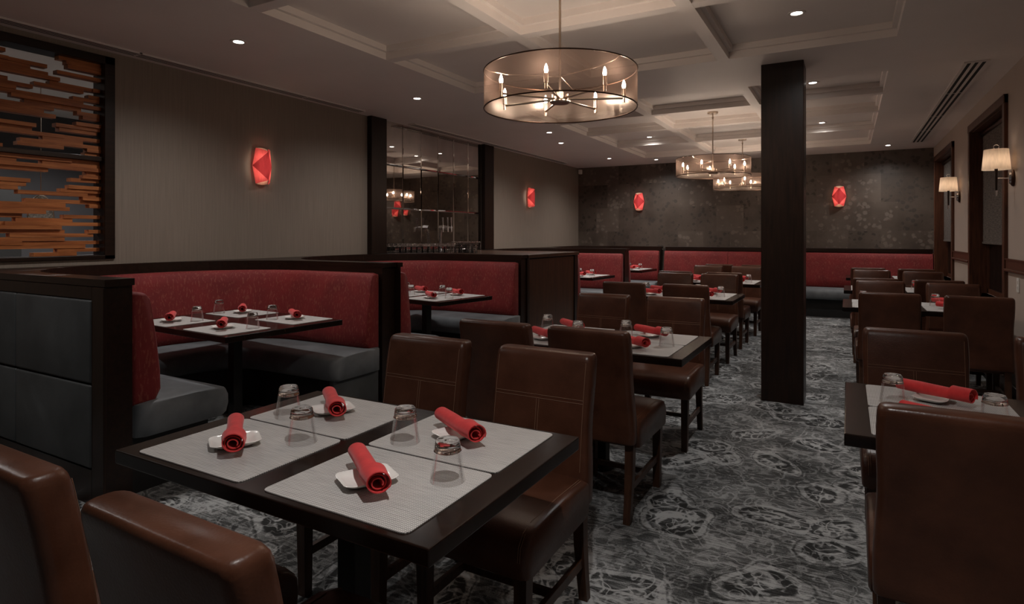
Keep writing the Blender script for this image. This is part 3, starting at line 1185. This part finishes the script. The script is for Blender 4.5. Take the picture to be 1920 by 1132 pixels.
def make_chair(label, group):
    t = thing('dining_chair', label, 'chair', (0, 0, 0), 0, group)
    # seat: rounded upholstered block with a waterfall front; sitter looks to +y
    bm = BM()
    prof = [(-0.215, 0.345), (-0.215, 0.455), (-0.19, 0.47), (0.0, 0.478), (0.20, 0.474), (0.240, 0.462), (0.270, 0.43), (0.275, 0.39), (0.268, 0.335), (0.247, 0.325), (-0.19, 0.335)]
    rings = []
    for x, f in ((-0.222, 0.86), (-0.216, 0.95), (-0.198, 1.0), (-0.1, 1.0), (0, 1.0), (0.1, 1.0), (0.198, 1.0), (0.216, 0.95), (0.222, 0.86)):
        cy, cz = 0.04, 0.40
        crown = 0.006 * (1 - (x / 0.2) ** 2) if abs(x) < 0.2 else 0
        rings.append([(x, cy + (y - cy) * (0.55 + 0.45 * f if f < 1 else 1), cz + (z - cz) * f + (crown if z > 0.44 else 0)) for y, z in prof])
    loft(bm, rings)
    seat = obj('seat', bm, 'leather', t, True, 1.3)
    # back: leaning padded slab
    bm = BM()
    rings = []
    nz_ = 14

    def lean(z):
        s = max(0.0, (z - 0.36) / 0.54)
        return -0.232 - 0.03 * s - 0.045 * s * s

    def halfw(z):
        s = (z - 0.36) / 0.54
        return 0.212 - 0.010 * s + 0.003 * math.sin(s * 9)
    levels = [(0.365, 0.6), (0.37, 0.93)] + [(0.375 + 0.50 * i / nz_, 1.0) for i in range(nz_ + 1)] + [(0.889, 0.95), (0.899, 0.78), (0.903, 0.5)]
    for z, f in levels:
        th_ = 0.042
        hw = halfw(z) - (1 - f) * 0.022
        hd = th_ * (0.35 + 0.65 * f) if f < 1 else th_
        rings.append([(px, lean(z) + py, z) for px, py in rrect(hw, hd, min(hd * 0.7, 0.024), 3)])
    loft(bm, rings)
    back = obj('backrest', bm, 'leather', t, True, 1.4)
    # stitched seams on the front face of the back and on the seat
    bm = BM()

    def fy(z):
        return lean(z) + 0.0425
    for dz in (-0.006, 0.006):
        z = 0.735 + dz
        tube(bm, [(-0.185, fy(z), z), (0.185, fy(z), z)], 0.0011, 4)
    for dx in (-0.005, 0.005):
        tube(bm, [(dx, fy(z), z) for z in (0.50, 0.56, 0.62, 0.68, 0.727)], 0.0011, 4)
    for s in (-1, 1):
        tube(bm, [(s * 0.186, fy(z), z) for z in (0.49, 0.58, 0.67, 0.76, 0.85, 0.875)], 0.0011, 4)
    obj('stitching', bm, 'thread', back)
    for s in (-1, 1):
        bm = BM()
        for dx in (0, 0.007):
            tube(bm, [(s * (0.192 + dx), y, z) for y, z in ((-0.18, 0.4725 - dx * .3), (0.0, 0.4785 - dx * .4), (0.19, 0.4755 - dx * .4), (0.242, 0.4625 - dx * .3), (0.271, 0.430), (0.276, 0.39))], 0.0011, 4)
        obj('stitching', bm, 'thread', seat)
    for s in (-1, 1):
        bm = BM()
        bar(bm, (s * 0.182, 0.226, 0), (s * 0.185, 0.226, 0.35), 0.0175, 0.022)
        obj('leg', bm, 'leg_wood', t)
    for s in (-1, 1):
        bm = BM()
        rings = []
        for z, y, h in ((0, -0.262, 0.0165), (0.10, -0.243, 0.0175), (0.22, -0.225, 0.0195), (0.38, -0.215, 0.021)):
            rings.append([(s * 0.180 + a * h, y + b * h, z) for a, b in ((-1, -1), (1, -1), (1, 1), (-1, 1))])
        loft(bm, rings)
        obj('leg', bm, 'leg_wood', t)
    for s in (-1, 1):
        bm = BM()
        v, fs = box(bm, s * 0.182 - 0.009, s * 0.182 + 0.009, -0.225, 0.217, 0.14, 0.172)
        obj('stretcher', bm, 'leg_wood', t)
    bm = BM()
    box(bm, -0.175, 0.175, 0.0, 0.018, 0.145, 0.17)
    obj('stretcher', bm, 'leg_wood', t)
    return t


# ================================================================== tables
def make_table(label, group, L=1.09, W=0.735):
    t = thing('dining_table', label, 'table', (0, 0, 0), 0, group)
    bm = BM()
    bbox(bm, -L / 2, L / 2, -W / 2, W / 2, 0.712, 0.75, 0.003, 2)
    obj('tabletop', bm, 'table_wood', t)
    bm = BM()
    bbox(bm, -0.034, 0.034, -0.034, 0.034, 0.03, 0.70, 0.004)
    obj('column', bm, 'black_base', t)
    bm = BM()
    for a, b in ((0.30, 0.035), (0.035, 0.24)):
        bbox(bm, -a, a, -b, b, 0.69, 0.7125, 0.003)
    obj('top_bracket', bm, 'black_base', t)
    bm = BM()
    lathe(bm, [(0, 0), (0.058, 0), (0.058, 0.012), (0.05, 0.018), (0.044, 0.05), (0, 0.05)], 24)
    obj('foot', bm, 'black_base', t)
    return t


# place setting prototypes
def mat_mesh():
    bm = BM()
    o = rrect(0.216, 0.172, 0.018, 4)
    loft(bm, [[(x, y, 0.0) for x, y in o], [(x, y, 0.0022) for x, y in o]])
    return bm


def plate_mesh():
    bm = BM()
    rings = []

    def sq(w, h, z, r):
        rings.append([(x, y, z + 0.006 * ((x / 0.067) ** 2 * (y / 0.054) ** 2)) for x, y in rrect(w, h, r, 5)])
    sq(0.030, 0.024, 0.0005, 0.012)
    sq(0.038, 0.031, 0.0, 0.014)
    sq(0.052, 0.041, 0.006, 0.018)
    sq(0.066, 0.053, 0.0125, 0.022)
    sq(0.067, 0.054, 0.014, 0.022)
    sq(0.065, 0.052, 0.015, 0.021)
    sq(0.052, 0.041, 0.0085, 0.018)
    sq(0.036, 0.029, 0.0045, 0.014)
    loft(bm, rings)
    return bm


def napkin_meshes():
    """rolled cloth along local x, centred, lying on z=0"""
    def spiral(x0, x1, r0, r1, turns, th, skew):
        bm = BM()
        N = 46
        rings = []
        for x, sh in ((x0, 0), (x0 + (x1 - x0) * 0.33, 0), (x0 + (x1 - x0) * 0.67, 0), (x1, 0)):
            f = (x - x0) / (x1 - x0)
            outl, inl = [], []
            for i in range(N + 1):
                a = -0.6 + 2 * PI * turns * i / N
                r = (r0 + (r1 - r0) * i / N) * (1 - 0.06 * f) * (1 + 0.05 * math.sin(2 * a + x * 30))
                sx = skew * (1 - i / N)
                outl.append((x + sx * (1 if f in (0, 1) else 0.5), (r + th / 2) * math.cos(a) * 1.08, r1 * 0.98 + (r + th / 2) * math.sin(a) * 0.92))
                inl.append((x + sx * (1 if f in (0, 1) else 0.5), (r - th / 2) * math.cos(a) * 1.08, r1 * 0.98 + (r - th / 2) * math.sin(a) * 0.92))
            rings.append(outl + inl[::-1])
        loft(bm, rings)
        return bm
    return spiral(-0.118, 0.110, 0.010, 0.0240, 1.9, 0.0026, 0.012), spiral(0.058, 0.121, 0.0262, 0.0278, 1.05, 0.0024, 0.008)


def tumbler(name, R, r, h, hb):
    """upturned tumbler: thin flaring wall on its rim, thick solid foot on top"""
    zb = h - hb
    rb = r + (R - r) * hb / h
    bm = BM()
    lathe(bm, [(R - 0.0008, 0.0), (R, 0.0006), (rb, zb)], 32)
    lathe(bm, [(R - 0.0008, 0.0), (R - 0.002, 0.0012), (rb - 0.0026, zb)], 32)
    o = obj(name, bm, 'thin_glass', None, True, 0.8)
    bm = BM()
    lathe(bm, [(0, zb - 0.001), (rb * 0.6, zb - 0.002), (rb - 0.001, zb + 0.001), (rb + 0.0006, zb + 0.003), (rb - 0.0012, zb + 0.006), (r + 0.0012, h - 0.009),
               (r, h - 0.004), (r - 0.003, h), (r - 0.006, h - 0.0008), (r - 0.009, h - 0.003), (0, h - 0.0035)], 32)
    obj('glass_foot', bm, 'clear_glass', o, True, 0.8)
    return o


PROTO = {}


def setting(tname, tlab, cx, cy, rz, corner, sx, sy, parts='mpng', L=1.09, zt=0.75, short=None):
    """one place setting; (sx, sy) = which quarter of the table in table coordinates"""
    ca, sa = math.cos(rz), math.sin(rz)

    def at(x, y, z):
        return (cx + x * ca - y * sa, cy + x * sa + y * ca, z)
    mx, my = sx * 0.257, sy * 0.176
    jit = lambda a: random.uniform(-a, a)

    def place(key, name, cat, build, lab, grp, loc, r):
        if key not in PROTO:
            o = build()
            PROTO[key] = o
            tag(o, lab, cat, grp)
            o.location = loc
            o.rotation_euler = (0, 0, r)
        else:
            o = dup(PROTO[key], loc, r, lab, grp)
        return o
    where = '%s %s' % (corner, tlab)
    if 'm' in parts:
        place('m', 'placemat', 'placemat', lambda: obj('placemat', mat_mesh(), 'woven_mat'), 'grey woven placemat ' + where, 'placemats', at(mx, my, zt + 0.0005), rz)
    px, py = mx - 0.02 + jit(.01), my + sy * 0.01 + jit(.01)
    if 'p' in parts:
        place('p', 'plate', 'plate', lambda: obj('plate', plate_mesh(), 'white_ceramic', None, True, 1.2), 'small white plate ' + where, 'side plates',
              at(px, py, zt + 0.003), math.radians(63) + jit(.12))
    if 'n' in parts:
        def nb():
            a, b = napkin_meshes()
            o = obj('napkin', a, 'napkin_cloth', None, True, 1.0)
            obj('fold', b, 'napkin_cloth', o, True, 1.0)
            return o
        place('n', 'napkin', 'napkin', nb, 'rolled red napkin ' + where, 'rolled napkins', at(px, py, zt + 0.0205), math.radians(-36) + jit(.10))
    if 'g' in parts:
        gx, gy = (mx + 0.132 + jit(.012), my + 0.095 + jit(.012)) if sy < 0 else (mx - 0.125 + jit(.02), my - 0.095 + jit(.012))
        place('g', 'water_glass', 'glass', lambda: tumbler('water_glass', 0.043, 0.0295, 0.1005, 0.030), 'upturned clear tumbler ' + where, 'upturned tumblers',
              at(gx, gy, zt + 0.003), jit(3))


Q = (('at the near left of', -1, -1), ('at the near right of', 1, -1), ('at the far left of', -1, 1), ('at the far right of', 1, 1))
TPROTO = {}
# key: (x centre, near edge y, rotation, label of table, short name used for its settings)
TAB = {
    'T1': (-1.2435, 0.925, 0, 'dark wooden four-seat table nearest the camera, fully laid', 'the foreground table'),
    'T2': (-1.2435, 2.93, 0, 'dark wooden four-seat table second in the centre row', 'the second centre-row table'),
    'T3': (-1.46, 5.76, 0, 'dark wooden four-seat table third in the centre row, left of the pillar', 'the third centre-row table'),
    'T4': (-1.47, 7.78, 0, 'dark wooden four-seat table fourth in the centre row, partly behind the pillar', 'the fourth centre-row table'),
    'R1': (0.535, 2.08, 0, 'dark wooden table at the right edge, nearest in the right row', 'the nearest right-row table'),
    'R2': (0.505, 5.72, 0, 'dark wooden table second in the right row, behind two chair backs', 'the second right-row table'),
    'R3': (0.505, 7.48, 0, 'dark wooden table third in the right row, by the right wall', 'the third right-row table'),
    'R4': (0.52, 9.68, 0, 'dark wooden table last in the right row, by the banquette', 'the last right-row table'),
    'B1': (-3.76, 2.30, -4, 'dark pedestal table inside the nearest curved booth', 'the table in the first booth'),
    'B2': (-3.66, 4.44, -9, 'dark pedestal table inside the booth below the mirror niche', 'the table in the second booth'),
    'B3': (-3.62, 7.92, -5, 'dark pedestal table inside the booth behind the service station', 'the table in the third booth'),
    'B4': (-3.55, 9.95, -4, 'dark pedestal table inside the far corner booth', 'the table in the far corner booth'),
}
for key, (cx, y0, rot, lab, short) in TAB.items():
    W = 0.735
    kind = 'B1' if key == 'B1' else 'x'
    rz = math.radians(rot)
    L = 1.2 if key == 'B1' else 1.09
    if key == 'B1':
        W = 0.88
    cy = y0 + W / 2
    grp = 'booth tables' if key[0] == 'B' else 'dining tables'
    if kind not in TPROTO:
        TPROTO[kind] = make_table(lab, grp, L, W)
        TPROTO[kind].location = (cx, cy, 0)
        TPROTO[kind].rotation_euler = (0, 0, rz)
    else:
        dup(TPROTO[kind], (cx, cy, 0), rz, lab, grp)
    for corner, sx, sy in Q:
        if key == 'B1':
            # a deeper table: mats sit nearer the long edges
            setting(key, short, cx + 0.05 * sx - 0.03 * 0, cy + sy * 0.08, rz, corner, sx, sy)
        else:
            setting(key, short, cx, cy, rz, corner, sx, sy)

# chairs: (x centre, origin y, facing +y?, label)
CHS = [
    (-1.51, 0.865, 1, 'brown leather chair at the near left of the foreground table, cut off at the left'),
    (-0.925, 0.865, 1, 'brown leather chair at the near right side of the foreground table, low in the picture'),
    (-1.60, 1.82, 0, 'brown leather chair at the far left side of the foreground table, beside the booth'),
    (-1.035, 1.82, 0, 'brown leather chair at the far right side of the foreground table'),
    (-1.60, 2.98, 1, 'brown leather chair at the near left side of the second centre-row table'),
    (-1.08, 2.98, 1, 'brown leather chair at the near right side of the second centre-row table'),
    (-1.62, 4.03, 0, 'brown leather chair at the far left side of the second centre-row table'),
    (-1.075, 4.03, 0, 'brown leather chair at the far right side of the second centre-row table'),
    (-1.86, 5.81, 1, 'brown leather chair at the near left side of the third centre-row table'),
    (-1.285, 5.81, 1, 'brown leather chair at the near right side of the third centre-row table'),
    (-1.78, 6.85, 0, 'brown leather chair at the far left side of the third centre-row table'),
    (-1.285, 6.85, 0, 'brown leather chair at the far right side of the third centre-row table'),
    (-1.87, 7.81, 1, 'brown leather chair at the near left side of the fourth centre-row table'),
    (-1.29, 7.80, 1, 'brown leather chair at the near right side of the fourth centre-row table'),
    (-1.79, 8.84, 0, 'brown leather chair at the far left side of the fourth centre-row table'),
    (-1.265, 8.84, 0, 'brown leather chair at the far right side of the fourth centre-row table'),
    (-1.73, 9.92, 1, 'brown leather chair with back to the camera in front of the banquette, left one'),
    (-1.20, 9.92, 1, 'brown leather chair in front of the banquette, half behind the pillar'),
    (0.274, 2.18, 1, 'brown leather chair at the right edge, seen from behind, nearest in the right row'),
    (0.27, 3.07, 0, 'brown leather chair facing the camera across the nearest right-row table'),
    (0.84, 3.07, 0, 'brown leather chair cut off at the right edge of the picture'),
    (0.275, 5.765, 1, 'brown leather chair at the near left side of the second right-row table'),
    (0.83, 5.76, 1, 'brown leather chair at the near right side of the second right-row table, by the wall'),
    (0.27, 6.58, 0, 'brown leather chair at the far left side of the second right-row table'),
    (0.84, 6.50, 0, 'brown leather chair at the far right side of the second right-row table'),
    (0.245, 7.58, 1, 'brown leather chair at the near left side of the third right-row table'),
    (0.785, 7.55, 1, 'brown leather chair at the near right side of the third right-row table'),
    (0.262, 8.66, 0, 'brown leather chair at the far left side of the third right-row table'),
    (0.795, 8.52, 0, 'brown leather chair at the far right side of the third right-row table'),
    (0.237, 9.82, 1, 'brown leather chair at the left of the last right-row table, facing the banquette'),
    (0.78, 9.78, 1, 'brown leather chair at the right of the last right-row table, facing the banquette'),
]
c0 = None
for x, y, f, lab in CHS:
    rz = (0 if f else PI) + random.uniform(-0.012, 0.012)
    if c0 is None:
        c0 = make_chair(lab, 'brown leather dining chairs')
        c0.location = (x, y, 0)
        c0.rotation_euler = (0, 0, rz)
    else:
        dup(c0, (x, y, 0), rz, lab)

# ================================================================== bar glasses and taps
g0 = PROTO['g']
glab = 'upturned clear tumbler in the row below the mirror niche'
for r in range(3):
    for i in range(11):
        f = i / 10
        x = -4.845 + 0.50 * f - 0.0 * r
        y = 5.635 + 0.46 * f + 0.085 * r
        bg = dup(g0, (x, y, 1.1305), random.uniform(-3, 3), glab, 'tumblers in rows below the mirror')
        bg.scale = (0.72, 0.72, 1.18)
pint = tumbler('pint_glass', 0.0425, 0.029, 0.143, 0.016)
plab = 'tall upturned pint glass at the right end of the bar glasses'
tag(pint, plab, 'glass', 'pint glasses at the right end of the bar')
pts = [(-4.215 + 0.095 * i, 6.07 + 0.09 * r) for r in range(3) for i in range(3)] + [(-3.94, 6.10), (-3.93, 6.19)]
pint.location = (pts[0][0], pts[0][1], 1.1305)
for p in pts[1:]:
    dup(pint, (p[0], p[1], 1.1305), 0, plab)

t = thing('beer_tap_tower', 'curved chrome beer tap tower with three handles in front of the mirror', 'beer tap', (-4.795, 6.60, 1.1305))
bm = BM()
lathe(bm, [(0, 0), (0.045, 0), (0.045, 0.01), (0.03, 0.02), (0.024, 0.04)], 24)
tube(bm, [(0, 0, 0.02), (0, 0, 0.14), (0.003, -0.004, 0.22), (0.012, -0.01, 0.275), (0.03, -0.014, 0.31)], [0.024, 0.022, 0.021, 0.023, 0.026], 16)
obj('column', bm, 'chrome', t, True)
bm = BM()
tube(bm, [(0.0, 0, 0.315), (0.06, -0.012, 0.318), (0.13, -0.02, 0.316), (0.20, -0.03, 0.312)], [0.034, 0.034, 0.026, 0.018], 16)
obj('head', bm, 'chrome', t, True)
for hx, hy in ((0.075, -0.03), (0.165, -0.045), (0.205, -0.02)):
    bm = BM()
    tube(bm, [(hx, hy, 0.32), (hx + 0.01, hy - 0.025, 0.318), (hx + 0.015, hy - 0.03, 0.26)], [0.010, 0.010, 0.007], 10)
    fa = obj('faucet', bm, 'chrome', t, True)
    bm = BM()
    tube(bm, [(hx, hy - 0.008, 0.325), (hx - 0.004, hy - 0.008, 0.36), (hx - 0.006, hy - 0.008, 0.40), (hx - 0.008, hy - 0.008, 0.455)], [0.008, 0.006, 0.011, 0.013], 10)
    obj('handle', bm, 'chrome', fa, True)
